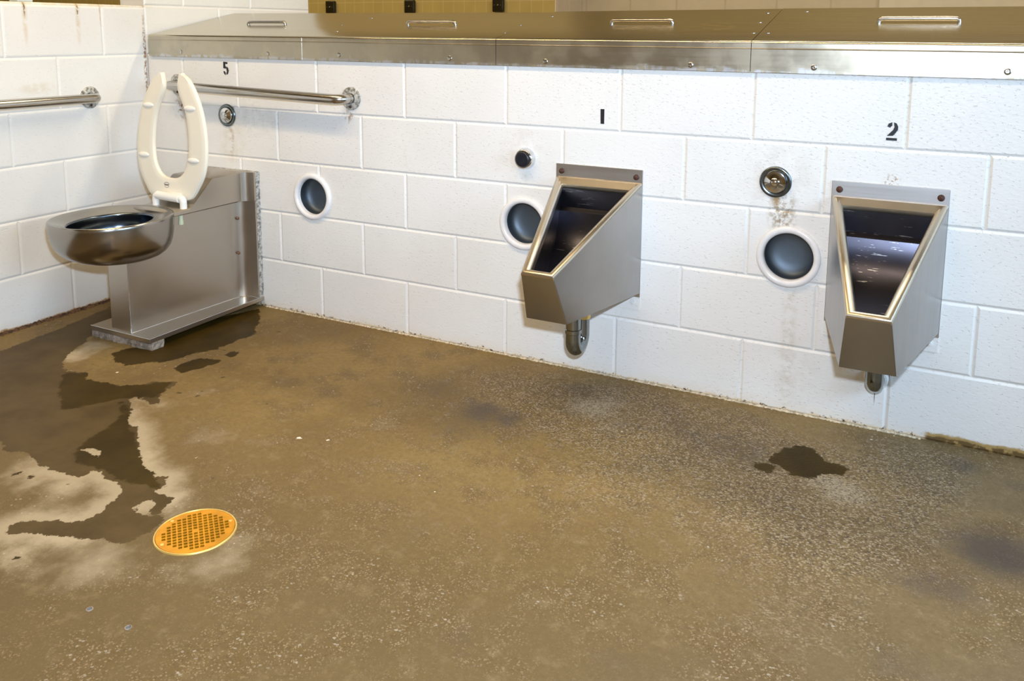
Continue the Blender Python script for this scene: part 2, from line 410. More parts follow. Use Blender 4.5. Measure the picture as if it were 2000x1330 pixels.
# ------------------------------------------------------------------ block walls
U = .2032
def block_wall(rows, u0, u1, holes=(), to3=None, R=((.0012, -.0042), (.004, -.0020), (.0075, 0.0))):
    """rows = [(v0, v1, [joint u...])]; painted blocks with recessed mortar joints"""
    V = []; E = []; blocks = []
    def addloop(pts):
        b = len(V); V.extend([Vector(p) for p in pts]); n = len(pts)
        E.extend([(b+i, b+(i+1) % n) for i in range(n)])
    for v0, v1, js in rows:
        us = [u0] + sorted(j for j in js if u0+.02 < j < u1-.02) + [u1]
        for a, b in zip(us, us[1:]):
            blocks.append((a, b, v0, v1))
            for off, d in R: addloop([(a+off, v0+off), (b-off, v0+off), (b-off, v1-off), (a+off, v1-off)])
    va, vb = rows[0][0], rows[-1][1]
    addloop([(u0, va), (u1, va), (u1, vb), (u0, vb)])
    for (cu, cv, r) in holes: addloop([(cu+r*math.cos(2*PI*k/48), cv+r*math.sin(2*PI*k/48)) for k in range(48)])
    vs, es, fs, _, _, _ = geometry.delaunay_2d_cdt(V, E, [], 0, 1e-5)
    def depth(p):
        for a, b, c, d in blocks:
            if a-1e-4 <= p.x <= b+1e-4 and c-1e-4 <= p.y <= d+1e-4:
                q = min(p.x-a, b-p.x, p.y-c, d-p.y)
                if q <= R[0][0]: return R[0][1]
                for (o1, d1), (o2, d2) in zip(R, R[1:]):
                    if q <= o2: return d1 + (d2-d1)*(q-o1)/(o2-o1)
                return 0.0
        return R[0][1]
    verts = [to3(p.x, p.y, depth(p)) for p in vs]
    faces = []
    for f in fs:
        c = sum((vs[i] for i in f), Vector((0, 0)))/len(f)
        if any((c.x-a)**2+(c.y-b)**2 < r*r for a, b, r in holes): continue
        faces.append(list(f))
    return verts, faces
def mesh_add(bm, data):
    base = [bm.verts.new(v) for v in data[0]]
    for f in data[1]:
        try: bm.faces.new([base[i] for i in f])
        except ValueError: pass
    return bm

NICHE = [(.886, .483), (1.803, .478), (2.668, .475)]
odd = [.211, .517, .921, 1.322, 1.733, 2.138, 2.547, 2.956, 3.362, 3.768, 4.175, 4.58]
even = [.308, .718, 1.126, 1.533, 1.943, 2.349, 2.752, 3.160, 3.566, 3.972, 4.38, 4.785]
rows = [(0.0, .203, odd[1:]), (.203, .403, even), (.403, .610, odd[1:]), (.610, .810, even), (.810, 1.0165, odd)]
bm = bmesh.new()
mesh_add(bm, block_wall(rows, 0, 5.0, [(a, b, .086) for a, b in NICHE], lambda u, v, d: (u, -d, v)))
for (xa, xb, ya, yb, za, zb) in ((0, 5, .15, .16, 0, 1.0165), (0, 5, .0034, .15, 1.006, 1.0165)): box_bm(xa, xb, ya, yb, za, zb, bm=bm)
wall_back = struct('wall_back', bm, M['wall_back'])

lodd = [-.207-.4064*k for k in range(10)]; leven = [-.411-.4064*k for k in range(10)]
lrows = [(0, .2032, leven), (.2032, .411, lodd), (.411, .614, leven), (.614, .815, lodd), (.815, 1.015, leven), (1.015, 1.212, lodd)]
bm = bmesh.new()
mesh_add(bm, block_wall(lrows, -4.4, 0.0, [], lambda u, v, d: (d, u, v), R=((.0012, -.0030), (.0045, -.0012), (.009, 0.0))))
box_bm(-.15, -.0044, -4.4, -.001, 0, 1.2195, bev=.007, seg=3, bm=bm)
wall_left = struct('wall_left', bm, M['wall_left'])
urows = [(1.016, 1.2215, [.408]), (1.2215, 1.4247, [.205, .611]), (1.4247, 1.628, [.408, .815]), (1.628, 1.831, [.205, .611]),
         (1.831, 2.034, [.408, .815]), (2.034, 2.238, [.205, .611]), (2.238, 2.441, [.408, .815]), (2.441, 2.644, [.205, .611]), (2.644, 4.2, [])]
bm = bmesh.new()
mesh_add(bm, block_wall(urows, 0.0, 1.035, [], lambda u, v, d: (d, u, v)))
box_bm(-.15, -.0044, 0.001, 1.035, 0, 4.2, bm=bm)
struct('wall_left_upper', bm, M['wall_left'])

# room shell
struct('wall_far_tan', box_bm(-9, .09, 3.95, 4.5, 0, 4.3), M['tan'])
struct('wall_far_return', box_bm(.0905, .10, 3.95, 4.495, 0, 1.9), M['beige_tile'])
struct('wall_far_beige', box_bm(.09, 2.52, 4.5, 4.6, 0, 1.9), M['beige'])
struct('wall_far_lit', box_bm(2.52, 6, 4.44, 4.6, 0, 1.9), M['beige2'])
struct('wall_far_upper', box_bm(.0905, 6, 4.43, 4.6, 1.9, 4.3), M['tan'])
struct('wall_right', box_bm(5.0, 5.1, -.3, 4.6, 0, 4.3, bm=box_bm(5.0, 5.1, -4.5, -2.0, 0, 4.3, bm=box_bm(5.0, 5.1, -2.0, -.3, 2.4, 4.3))), M['front'])
struct('wall_front', box_bm(-9, 5.1, -4.5, -4.4, 0, 4.3), M['front'])
struct('wall_west', box_bm(-9.1, -9, -4.5, 4.6, 0, 4.3), M['tan'])
struct('ceiling', box_bm(-9.1, 5.1, -4.5, 4.6, 4.2, 4.3), M['ceil'])

# ------------------------------------------------------------------ floor with its stains
POLY = {'wet':[[0.117,-0.899],[0.155,-0.811],[0.141,-0.7],[0.13,-0.592],[0.103,-0.456],[0.086,-0.348],[0.068,-0.303],[0.169,-0.333],[0.257,-0.402],[0.297,-0.489],[0.283,-0.536],[0.326,-0.6],[0.374,-0.694],[0.409,-0.743],[0.48,-0.801],[0.539,-0.811],[0.582,-0.787],[0.64,-0.826],[0.683,-0.822],[0.727,-0.808],[0.779,-0.809],[0.82,-0.777],[0.835,-0.741],[0.905,-0.703],[0.929,-0.728],[0.932,-0.764],[0.953,-0.807],[0.994,-0.837],[0.98,-0.861],[0.944,-0.847],[0.895,-0.838],[0.885,-0.869],[0.944,-0.897],[0.982,-0.942],[1.032,-0.978],[1.062,-0.977],[1.13,-1.028],[1.197,-1.075],[1.262,-1.118],[1.334,-1.141],[1.364,-1.13],[1.397,-1.171],[1.375,-1.188],[1.414,-1.195],[1.458,-1.188],[1.468,-1.216],[1.484,-1.248],[1.515,-1.262],[1.519,-1.289],[1.525,-1.324],[1.525,-1.347],[1.518,-1.369],[1.493,-1.377],[1.451,-1.377],[1.437,-1.394],[1.399,-1.409],[1.366,-1.417],[1.321,-1.432],[1.279,-1.445],[1.261,-1.464],[1.246,-1.472],[1.218,-1.449],[1.229,-1.418],[1.265,-1.395],[1.32,-1.38],[1.347,-1.361],[1.35,-1.33],[1.36,-1.304],[1.341,-1.283],[1.337,-1.253],[1.321,-1.229],[1.283,-1.209],[1.251,-1.202],[1.218,-1.202],[1.161,-1.196],[1.17,-1.216],[1.156,-1.235],[1.112,-1.241],[1.063,-1.248],[1.013,-1.238],[0.95,-1.22],[0.913,-1.22],[0.87,-1.243],[0.84,-1.225],[0.784,-1.199],[0.706,-1.212]],
 'dry1':[[1.001,-1.125],[1.054,-1.118],[1.103,-1.125],[1.139,-1.145],[1.101,-1.14],[1.054,-1.138]],
 'dry2':[[1.411,-1.267],[1.41,-1.236],[1.412,-1.219],[1.438,-1.231],[1.465,-1.269],[1.435,-1.274]],
 'wet2':[[0.517,-0.64],[0.515,-0.595],[0.568,-0.519],[0.525,-0.285],[0.618,-0.031],[0.715,-0.126],[0.771,-0.207],[0.821,-0.259],[0.807,-0.342],[0.803,-0.44],[0.768,-0.505],[0.76,-0.554],[0.739,-0.609],[0.696,-0.643],[0.648,-0.69],[0.583,-0.682]],
 'wet3':[[0.817,-0.631],[0.804,-0.574],[0.819,-0.523],[0.896,-0.503],[0.908,-0.54],[0.881,-0.607],[0.872,-0.652]],
 'wet4':[[0.865,-0.464],[0.872,-0.426],[0.906,-0.419],[0.909,-0.463],[0.883,-0.477]],
 'wet5':[[2.666,-0.355],[2.68,-0.341],[2.717,-0.348],[2.725,-0.376],[2.71,-0.39],[2.677,-0.382]],
 'wet6':[[2.695,-0.326],[2.716,-0.245],[2.761,-0.195],[2.798,-0.201],[2.819,-0.246],[2.887,-0.271],[2.89,-0.295],[2.875,-0.31],[2.832,-0.326],[2.821,-0.363],[2.783,-0.371],[2.762,-0.376],[2.746,-0.352],[2.721,-0.339]],
 'deep1':[[0.85,-0.879],[0.936,-0.902],[1.032,-0.978],[1.197,-1.075],[1.338,-1.144],[1.394,-1.172],[1.303,-1.193],[1.185,-1.184],[1.087,-1.186],[1.042,-1.157],[1.011,-1.099],[0.99,-1.016],[0.963,-0.952]],
 'deep2':[[0.605,-0.902],[0.528,-0.826],[0.59,-0.793],[0.773,-0.812],[0.896,-0.708],[0.953,-0.807],[0.85,-0.879],[0.816,-0.957],[0.774,-1.005]],
 'damp3':[[1.181,-1.444],[1.195,-1.402],[1.249,-1.358],[1.324,-1.339],[1.357,-1.295],[1.359,-1.325],[1.347,-1.361],[1.265,-1.395],[1.229,-1.418],[1.224,-1.455]],
 'pale1':[[0.409,-0.743],[0.346,-0.614],[0.4,-0.585],[0.464,-0.599],[0.449,-0.63],[0.474,-0.708],[0.45,-0.764]],
 'drop1':[[0.997,-1.302],[0.998,-1.289],[1.019,-1.287],[1.026,-1.304],[1.012,-1.309]],
 'drop2':[[1.05,-1.294],[1.053,-1.282],[1.067,-1.283],[1.065,-1.296]],
 'drop3':[[1.347,-1.518],[1.346,-1.508],[1.362,-1.51],[1.364,-1.52]]}
ROUGH = [[2.158,-0.265,0.179,1.0],[2.327,-0.289,0.187,0.7],[1.887,-0.244,0.173,0.6],[2.828,-0.345,0.153,0.8],[2.955,-0.413,0.157,1.0],[2.539,-0.247,0.211,0.7],[2.744,-0.575,0.177,0.6],[2.924,-0.659,0.142,0.5],[3.06,-0.221,0.115,0.6],[2.868,-0.912,0.146,0.35],[2.39,-0.661,0.185,0.4],[3.057,-0.134,0.106,0.5]]
PALEW = [[2.186,-0.251,0.119,0.8],[2.894,-0.393,0.112,0.8],[1.229,-1.107,0.078,0.6],[1.517,-1.226,0.07,0.5],[1.74,-1.327,0.095,0.7],[1.273,-1.355,0.105,0.5],[1.513,-1.427,0.085,0.6],[1.739,-0.836,0.262,0.25],[1.433,-1.49,0.127,0.4],[1.335,-0.889,0.124,0.4],[2.617,-1.124,0.112,0.2],[2.408,-1.155,0.087,0.25]]
DARK = [[3.222,-0.502,0.098,1.0],[3.124,-0.69,0.071,0.6],[3.029,-0.703,0.063,0.3],[1.874,-0.417,0.067,0.8],[1.687,-0.351,0.095,0.5],[1.986,-0.434,0.058,0.6],[1.888,-0.559,0.098,0.4],[2.441,-0.264,0.085,0.4],[2.623,-0.302,0.122,0.5],[2.073,-0.144,0.056,0.6],[2.321,-1.281,0.056,0.4],[3.045,-0.971,0.081,0.4],[3.154,-0.113,0.059,0.6],[1.061,-0.113,0.185,0.3],[2.727,-0.863,0.083,0.25],[2.042,-1.041,0.09,0.3],[3.279,-0.161,0.037,0.5],[2.362,-0.156,0.06,0.3],[2.593,-1.196,0.072,0.3]]
WHITE = [[1.654,-0.546,0.009,1],[1.686,-0.587,0.007,1],[1.594,-0.785,0.007,0.7],[2.341,-0.036,0.008,1],[2.343,-0.426,0.008,0.7],[2.295,-0.349,0.005,0.7],[2.926,-0.068,0.007,1],[2.981,-0.018,0.007,0.7],[1.516,-0.813,0.01,0.6],[1.42,-1.309,0.005,0.5],[3.248,-0.107,0.006,0.8],[0.676,-0.74,0.008,0.8],[0.739,-0.836,0.005,0.8],[1.35,-1.021,0.008,0.8],[1.41,-0.852,0.008,0.7],[3.183,-0.462,0.003,1],[3.246,-0.704,0.003,1],[3.168,-0.871,0.004,1]]
DROPS = [[1.013, -0.606, 0.0048], [1.038, -0.711, 0.0064], [0.983, -0.759, 0.008], [0.869, -0.202, 0.0096], [0.816, -0.254, 0.0064], [0.838, -0.667, 0.0064], [1.053, -0.75, 0.0048], [1.175, -1.266, 0.0056], [0.947, -0.884, 0.0048], [0.874, -0.335, 0.0064], [0.833, -0.429, 0.0096], [1.287, -0.689, 0.0032], [2.633, -0.528, 0.0048], [2.682, -0.483, 0.006], [2.647, -0.481, 0.0036], [2.735, -0.44, 0.0048], [2.848, -0.408, 0.006], [2.596, -0.518, 0.0072], [2.644, -0.311, 0.0048], [2.731, -0.536, 0.0048], [2.586, -0.467, 0.0048]]

DC = (1.613, -1.2645); DR = .0885
def floor_mesh():
    h = .0135
    xs = np.arange(0, 3.92, h); ys = -np.arange(0, 2.45, h)[::-1]
    nx, ny = len(xs), len(ys)
    idx = lambda i, j: j*nx+i
    pts = [(x, y) for y in ys for x in xs]
    i0 = int((DC[0]-.12)/h); i1 = int((DC[0]+.12)/h)+1
    j0 = int(np.searchsorted(ys, DC[1]-.12)); j1 = int(np.searchsorted(ys, DC[1]+.12))
    faces = []
    for j in range(ny-1):
        for i in range(nx-1):
            if i0 <= i < i1 and j0 <= j < j1: continue
            faces.append([idx(i, j), idx(i+1, j), idx(i+1, j+1), idx(i, j+1)])
    V = []; ring = []; E = []
    for i in range(i0, i1): ring.append(idx(i, j0))
    for j in range(j0, j1): ring.append(idx(i1, j))
    for i in range(i1, i0, -1): ring.append(idx(i, j1))
    for j in range(j1, j0, -1): ring.append(idx(i0, j))
    V = [Vector(pts[k]) for k in ring]; n = len(V); E = [(k, (k+1) % n) for k in range(n)]
    nc = 64; V += [Vector((DC[0]+(DR-.002)*math.cos(2*PI*k/nc), DC[1]+(DR-.002)*math.sin(2*PI*k/nc))) for k in range(nc)]
    E += [(n+k, n+(k+1) % nc) for k in range(nc)]
    vs, _, fs, ov, _, _ = geometry.delaunay_2d_cdt(V, E, [], 0, 1e-7)
    m = {}
    for k, v in enumerate(vs):
        o = ov[k][0] if ov[k] else None
        if o is not None and o < n: m[k] = ring[o]
        else: m[k] = len(pts); pts.append((v.x, v.y))
    for f in fs:
        c = sum((vs[i] for i in f), Vector((0, 0)))/len(f)
        if (c-Vector(DC)).length < DR-.003: continue
        faces.append([m[i] for i in f])
    # outer slabs that carry the floor on under the rest of the building
    x1, y0 = float(xs[-1]), float(ys[0])
    for a, b, c, d in ((-9, 0, -4.45, 4.6), (0, x1, -4.45, y0), (x1, 5.1, -4.45, 0), (0, 5.1, 0, 4.6)):
        k = len(pts); pts += [(a, c), (b, c), (b, d), (a, d)]; faces.append([k, k+1, k+2, k+3])
    return np.array(pts), faces
FP, FF = floor_mesh()
def sdf(P, poly):
    poly = np.array(poly); n = len(poly); d = np.full(len(P), 1e9); ins = np.zeros(len(P), bool)
    for i in range(n):
        a = poly[i]; b = poly[(i+1) % n]; ab = b-a; ap = P-a
        t = np.clip((ap@ab)/(ab@ab+1e-12), 0, 1); d = np.minimum(d, np.linalg.norm(ap-t[:, None]*ab, axis=1))
        c = ((a[1] > P[:, 1]) != (b[1] > P[:, 1])); xi = (b[0]-a[0])*(P[:, 1]-a[1])/((b[1]-a[1]) if b[1] != a[1] else 1e-9)+a[0]
        ins ^= c & (P[:, 0] < xi)
    return np.where(ins, d, -d)
def blobs(P, L):
    s = np.zeros(len(P))
    for x, y, r, w_ in L: s += w_*np.exp(-((P[:, 0]-x)**2+(P[:, 1]-y)**2)/(2*(r*.75)**2))
    return s
wet = sdf(FP, POLY['wet'])
for k in ('dry1', 'dry2'): wet = np.minimum(wet, -sdf(FP, POLY[k]))
for k in ('wet2', 'wet3', 'wet4', 'wet5', 'wet6', 'drop1', 'drop2', 'drop3'): wet = np.maximum(wet, sdf(FP, POLY[k]))
for x, y, r in DROPS: wet = np.maximum(wet, r-np.hypot((FP[:, 0]-x), (FP[:, 1]-y)))
deep = np.full(len(FP), -1.0)
for k in ('deep1', 'deep2', 'wet2', 'wet3', 'wet4', 'wet5', 'wet6', 'drop1', 'drop2', 'drop3'): deep = np.maximum(deep, sdf(FP, POLY[k]))
white = np.full(len(FP), -1.0)
for x, y, r, w_ in WHITE: white = np.maximum(white, r-np.hypot((FP[:, 0]-x), (FP[:, 1]-y)))
palew = blobs(FP, PALEW)
palew += np.clip(.75*np.exp(-(np.maximum(-sdf(FP, POLY['pale1']), 0)/.02)), 0, 1)
crust = blobs(FP, [(1.10, -.92, .25, .5), (1.33, -1.1, .2, .5), (1.27, -1.30, .16, .6), (1.2, -1.4, .2, .5), (.42, -.70, .1, .6), (1.0, -1.25, .1, .2)])
far = (FP[:, 0] < -.01) | (FP[:, 0] > 3.95) | (FP[:, 1] > .01) | (FP[:, 1] < -2.46)
me = bpy.data.meshes.new('floor'); me.from_pydata([(a, b, 0) for a, b in FP], [], FF)
for nm, arr, dflt in (('wet', wet, -1), ('deep', deep, -1), ('white', white, -1), ('palew', palew, 0), ('rough', blobs(FP, ROUGH), 0), ('dark', blobs(FP, DARK), 0), ('crust', crust, 0)):
    arr = np.where(far, dflt, arr); at = me.attributes.new(nm, 'FLOAT', 'POINT'); at.data.foreach_set('value', arr.astype(np.float32))
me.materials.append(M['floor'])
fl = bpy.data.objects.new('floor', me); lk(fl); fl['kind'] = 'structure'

# ragged caulk and debris strip where the left wall meets the floor
def ragged(p0, p1, inward, w0, w1, hgt, seed, n=120):
    r = random.Random(seed); V = []; F = []; p0 = Vector(p0); p1 = Vector(p1); q = Vector(inward)
    for k in range(n+1):
        c = p0.lerp(p1, k/n); ww = r.uniform(w0, w1); hh = hgt*r.uniform(.4, 1.0)
        V += [c, c+Vector((0, 0, hh)), c+q*ww*.5+Vector((0, 0, hh*r.uniform(.3, .8))), c+q*ww]
    for k in range(n):
        for j in range(3): F.append([4*k+j, 4*k+j+1, 4*k+j+5, 4*k+j+4])
    return V, F
struct('trim_1', ragged((-.002, -.02, .0), (-.002, -2.2, .0), (1, 0, 0), .006, .022, .014, 3, 420), plain('rotten_caulk', (.13, .06, .025), .8, nz=.8, sc=70, bump=.6))
struct('trim_2', ragged((.62, .002, .0), (3.05, .002, .0), (0, -1, 0), .002, .008, .006, 4, 520), plain('cream_caulk', (.66, .56, .40), .7, nz=.5, sc=80, bump=.4))

# ------------------------------------------------------------------ painted numerals on the wall
NUM = {'two':[[[2.909,0.872],[2.912,0.88],[2.921,0.884],[2.921,0.874],[2.918,0.872],[2.917,0.869]],[[2.925,0.884],[2.932,0.881],[2.936,0.873],[2.936,0.864],[2.93,0.854],[2.924,0.847],[2.91,0.846],[2.91,0.847],[2.924,0.863],[2.927,0.871],[2.926,0.876]],[[2.908,0.841],[2.935,0.841],[2.935,0.834],[2.908,0.834]]],'five':[[[0.443,0.994],[0.466,0.992],[0.465,0.985],[0.454,0.986],[0.453,0.977],[0.458,0.974],[0.458,0.966],[0.442,0.968]],[[0.46,0.975],[0.468,0.97],[0.471,0.958],[0.466,0.945],[0.458,0.942],[0.458,0.949],[0.461,0.955],[0.459,0.963]],[[0.443,0.957],[0.45,0.955],[0.454,0.949],[0.454,0.94],[0.446,0.945],[0.443,0.952]]],'one':[[[2.072,0.88],[2.085,0.88],[2.085,0.833],[2.073,0.833]]]}
def prism_poly(polys, y0=-.0011, y1=-.0003):
    bm = bmesh.new()
    for P in polys:
        a = [bm.verts.new((x, y0, z)) for x, z in P]; b = [bm.verts.new((x, y1, z)) for x, z in P]
        bm.faces.new(a); n = len(P)
        for i in range(n): bm.faces.new((a[i], b[i], b[(i+1) % n], a[(i+1) % n]))
    return recalc(bm)
for k, nm in (('five', '5'), ('one', '1'), ('two', '2')):
    obj('painted_numeral', prism_poly(NUM[k]), M['ink'], wall_back, 'black stencilled numeral %s' % nm)

# ------------------------------------------------------------------ stainless cap over the pipe chase
def cap_section(name, label, x0, x1, rid0, rid1, handles, screws, tops, left_skew=0.0, seams=()):
    t = thing(name, label, 'metal cover', ((x0+x1)/2, 0, 1.0165), None)
    prof = [(-.0048, 1.012), (-.0095, 1.0085), (-.010, 1.0095), (-.010, 1.0755), (-.0112, 1.0758), (-.0118, 1.0775), (-.0112, 1.0792), (-.010, 1.0795), (-.010, 1.091)]
    for k in range(1, 7):
        a = k/6*(PI/2-.2); prof.append((-.010+.009*(1-math.cos(a)), 1.091+.009*math.sin(a)))
    bm = bmesh.new(); n = 24; rows_ = []
    for i in range(n+1):
        f = i/n; x = x0+(x1-x0)*f; ry = rid0[0]*(1-f)+rid1[0]*f; rz = rid0[1]*(1-f)+rid1[1]*f
        col = []
        for (y, z) in prof: col.append((x, y, z))
        y9, z9 = prof[-1]
        for s_ in (.33, .66, 1.0):
            yy = y9+(ry-y9)*s_; zz = z9+(rz-z9)*s_
            xx = x-left_skew*s_*(1-f)**3
            col.append((xx, yy, zz))
        col.append((col[-1][0], ry+.004, rz+.001)); col.append((col[-1][0], 2*ry, 1.10)); col.append((col[-1][0], 2*ry, 1.0))
        rows_.append([bm.verts.new(c) for c in col])
    for a, b in zip(rows_, rows_[1:]):
        for j in range(len(a)-1): bm.faces.new((a[j], a[j+1], b[j+1], b[j]))
    for r_ in (rows_[0], rows_[-1]): bm.faces.new([r_[k] for k in range(0, len(r_))])
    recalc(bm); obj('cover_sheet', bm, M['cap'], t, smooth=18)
    sl = lambda x, y: 1.0999+((rid0[1]+(rid1[1]-rid0[1])*(x-x0)/(x1-x0))-1.0999)*(y+.0025)/((rid0[0]+(rid1[0]-rid0[0])*(x-x0)/(x1-x0))+.0025)
    for (ha, hb, hy) in handles:
        r = .0062; hz = .0115; e = .026
        P = [(ha, 0, -.004), (ha, 0, .004)] + [(ha+.5*e*(1-math.cos(a)), 0, .004+(hz-.004)*math.sin(a)) for a in (PI/8, PI/4, 3*PI/8)] + [(ha+e, 0, hz), ((ha+hb)/2, 0, hz)]
        P += [(ha+hb-p[0], 0, p[2]) for p in P[:-1][::-1]]
        zc = sl((ha+hb)/2, hy)
        o = obj('pull_handle', tube_bm([(p[0], hy-.19*p[2], zc+p[2]) for p in P], r, 14), M['steel_bar'], t, smooth=True)
    for (sx, sz) in screws:
        bm = lathe_bm([(.0085, -.001), (.0085, .0006), (.007, .0016), (.0035, .0016), (.003, .0006), (0, .0004)], (sx, -.0100, sz), (0, -1, 0), 20)
        obj('screw', bm, M['steel_bar'], t, smooth=True)
    for (tx, ty) in tops:
        bm = lathe_bm([(.0075, -.001), (.0072, .0006), (.004, .0011), (0, .0012)], (tx, ty, sl(tx, ty)), (0, -.2, 1), 16)
        obj('rivet', bm, M['steel_bar'], t, smooth=True)
    for sx in seams:
        obj('seam_strip', box_bm(sx-.0012, sx+.0012, -.0106, -.0098, 1.010, 1.0935), M['chrome'], t)
    return t
cap_section('chase_cover', 'long dull steel cover section with two pull handles, above the toilet', .026, 1.6970, (.50, 1.1965), (.450, 1.1915),
            [(.370, .576, .219), (1.192, 1.404, .215)], [(.215, 1.030), (.691, 1.030), (1.039, 1.032), (1.517, 1.029)],
            [(.871, .218), (.915, .359), (.953, .089), (1.675, .215), (1.682, .082)], left_skew=.025, seams=(.862,))
cap_section('chase_cover', 'middle steel cover section with a scuffed patch, above numeral 1', 1.6988, 2.5350, (.458, 1.1955), (.455, 1.2005),
            [(2.015, 2.227, .230)], [(1.881, 1.026), (2.360, 1.026)], [(1.728, .369), (2.506, .247), (2.50, .393), (2.518, .097)])
cap_section('chase_cover', 'steel cover section with bright apron, at the right end above numeral 2', 2.5368, 3.372, (.457, 1.2015), (.457, 1.2035),
            [(2.851, 3.063, .244)], [(2.711, 1.027), (3.181, 1.028)], [(2.560, .097), (2.620, .41)])
cap_section('chase_cover', 'steel cover section beyond the right end of the row', 3.374, 4.2, (.457, 1.2035), (.457, 1.2035), [(3.68, 3.895, .244)], [(3.55, 1.028), (4.0, 1.028)], [])

# ------------------------------------------------------------------ recessed round holders
for (cx, cz), lb in zip(NICHE, ('round dark recess with white rim, beside the steel toilet', 'round dark recess with white rim, half hidden behind urinal 1',
                                'round dark recess with white rim, under the rust streaked flush button')):
    t = thing('recessed_holder', lb, 'wall recess', (cx, 0, cz), 'round recesses along the wall')
    rp = [(.0895, -.004), (.0915, .002), (.0910, .006), (.088, .0095), (.083, .0115), (.077, .0110), (.0725, .008), (.0705, .003), (.0705, -.010)]
    obj('rim', lathe_bm(rp, (cx, 0, cz), n=64), M['niche_rim'], t, smooth='full')
    bp = [(.0705, -.006), (.0715, -.020), (.0725, -.034), (.070, -.044), (.063, -.052), (.050, -.058), (.032, -.061), (0, -.062)]
    obj('dish', lathe_bm(bp, (cx, 0, cz), n=64), M['niche_in'], t, smooth='full')

# ------------------------------------------------------------------ flush buttons
def flush_round(cx, cz, label, r=.046):
    t = thing('flush_button', label, 'flush button', (cx, 0, cz))
    obj('escutcheon', lathe_bm([(r, -.002), (r, .002), (r*.97, .005), (r*.88, .0065), (r*.76, .004), (r*.70, .003), (r*.70, -.002)], (cx, 0, cz), n=48), M['dark_chrome'], t, smooth='full')
    obj('push_button', lathe_bm([(r*.69, -.001), (r*.69, .007), (r*.665, .0092), (r*.64, .0095), (r*.30, .0165), (r*.27, .0175), (r*.255, .0165), (r*.22, .0165), (r*.20, .0185), (r*.10, .0205), (0, .0210)], (cx, 0, cz), n=48), M['chrome'], t, smooth=True)
flush_round(.452, .778, 'chrome flush button under the grab bar, above the toilet')
flush_round(2.621, .693, 'chrome flush button streaked with rust, left of urinal 2')
t = thing('flush_button', 'chrome flush button with a protruding black centre, left of urinal 1', 'flush button', (1.808, 0, .702))
c_ = (1.808, 0, .702)
obj('escutcheon', lathe_bm([(.036, -.002), (.036, .003), (.0345, .007), (.033, .016), (.031, .022), (.0275, .0245), (.0265, .023), (.0265, .010)], c_, n=48), M['chrome'], t, smooth='full')
obj('push_button', lathe_bm([(.0262, .005), (.0262, .026), (.0245, .030), (.021, .0315), (.012, .0305), (0, .030)], c_, n=48), M['black'], t, smooth='full')

# ------------------------------------------------------------------ grab bars
def grab_bar(label, path, fl, nrm, cover_r=.040):
    c = Vector(path[len(path)//2])
    t = thing('grab_bar', label, 'grab bar', path[0])
    obj('bar', tube_bm(path, .0185, 24), M['steel_bar'], t, smooth=True)
    for k, p in enumerate(fl):
        r = random.Random(5+k)
        bm = lathe_bm([(cover_r, -.001), (cover_r, .003), (cover_r*.93, .006), (.021, .0072), (.0205, .004)], p, nrm, 40)
        for v in bm.verts:
            d = (v.co-Vector(p)).dot(Vector(nrm)); rr = (v.co-Vector(p)-Vector(nrm)*d)
            if rr.length > .03: v.co -= rr*r.uniform(0, .05)
        obj('flange', bm, M['grime'], t, smooth=True)
        zs = Vector(p)+Vector((0, 0, -.031))
        obj('screw', lathe_bm([(.005, .004), (.005, .007), (.003, .009), (0, .0095)], zs, nrm, 14), M['rust'], t, smooth=True)
def bend(c, a0, a1, u, v, r, n=8):
    return [tuple(Vector(c)+Vector(u)*r*math.cos(a0+(a1-a0)*k/n)+Vector(v)*r*math.sin(a0+(a1-a0)*k/n)) for k in range(n+1)]
zb0, zb1 = .893, .872
xa, xb = .178, 1.083
rr_ = .034
P = [(xa, .002, zb0)] + [(x, y, zb0) for x, y, _ in bend((xa+rr_, -.06+rr_, 0), PI, 1.5*PI, (1, 0, 0), (0, 1, 0), rr_)]
Q = [(x, y, zb1) for x, y, _ in bend((xb-rr_, -.06+rr_, 0), 1.5*PI, 2*PI, (1, 0, 0), (0, 1, 0), rr_)] + [(xb, .002, zb1)]
grab_bar('steel grab bar on the back wall above the toilet', P+Q, [(xa, 0, zb0), (xb, 0, zb1)], (0, -1, 0), .044)
ya, yb = -.283, -1.19
zl = .851
P = [(-.002, ya, zl)] + [(x, y, zl) for x, y, _ in bend((.06-rr_, ya-rr_, 0), PI/2, 0, (1, 0, 0), (0, 1, 0), rr_)]
Q = [(x, y, zl+.004) for x, y, _ in bend((.06-rr_, yb+rr_, 0), 0, -PI/2, (1, 0, 0), (0, 1, 0), rr_)] + [(-.002, yb, zl+.004)]
grab_bar('steel grab bar on the left side wall, cut by the picture edge', P+Q, [(0, ya, zl), (0, yb, zl+.004)], (1, 0, 0), .044)

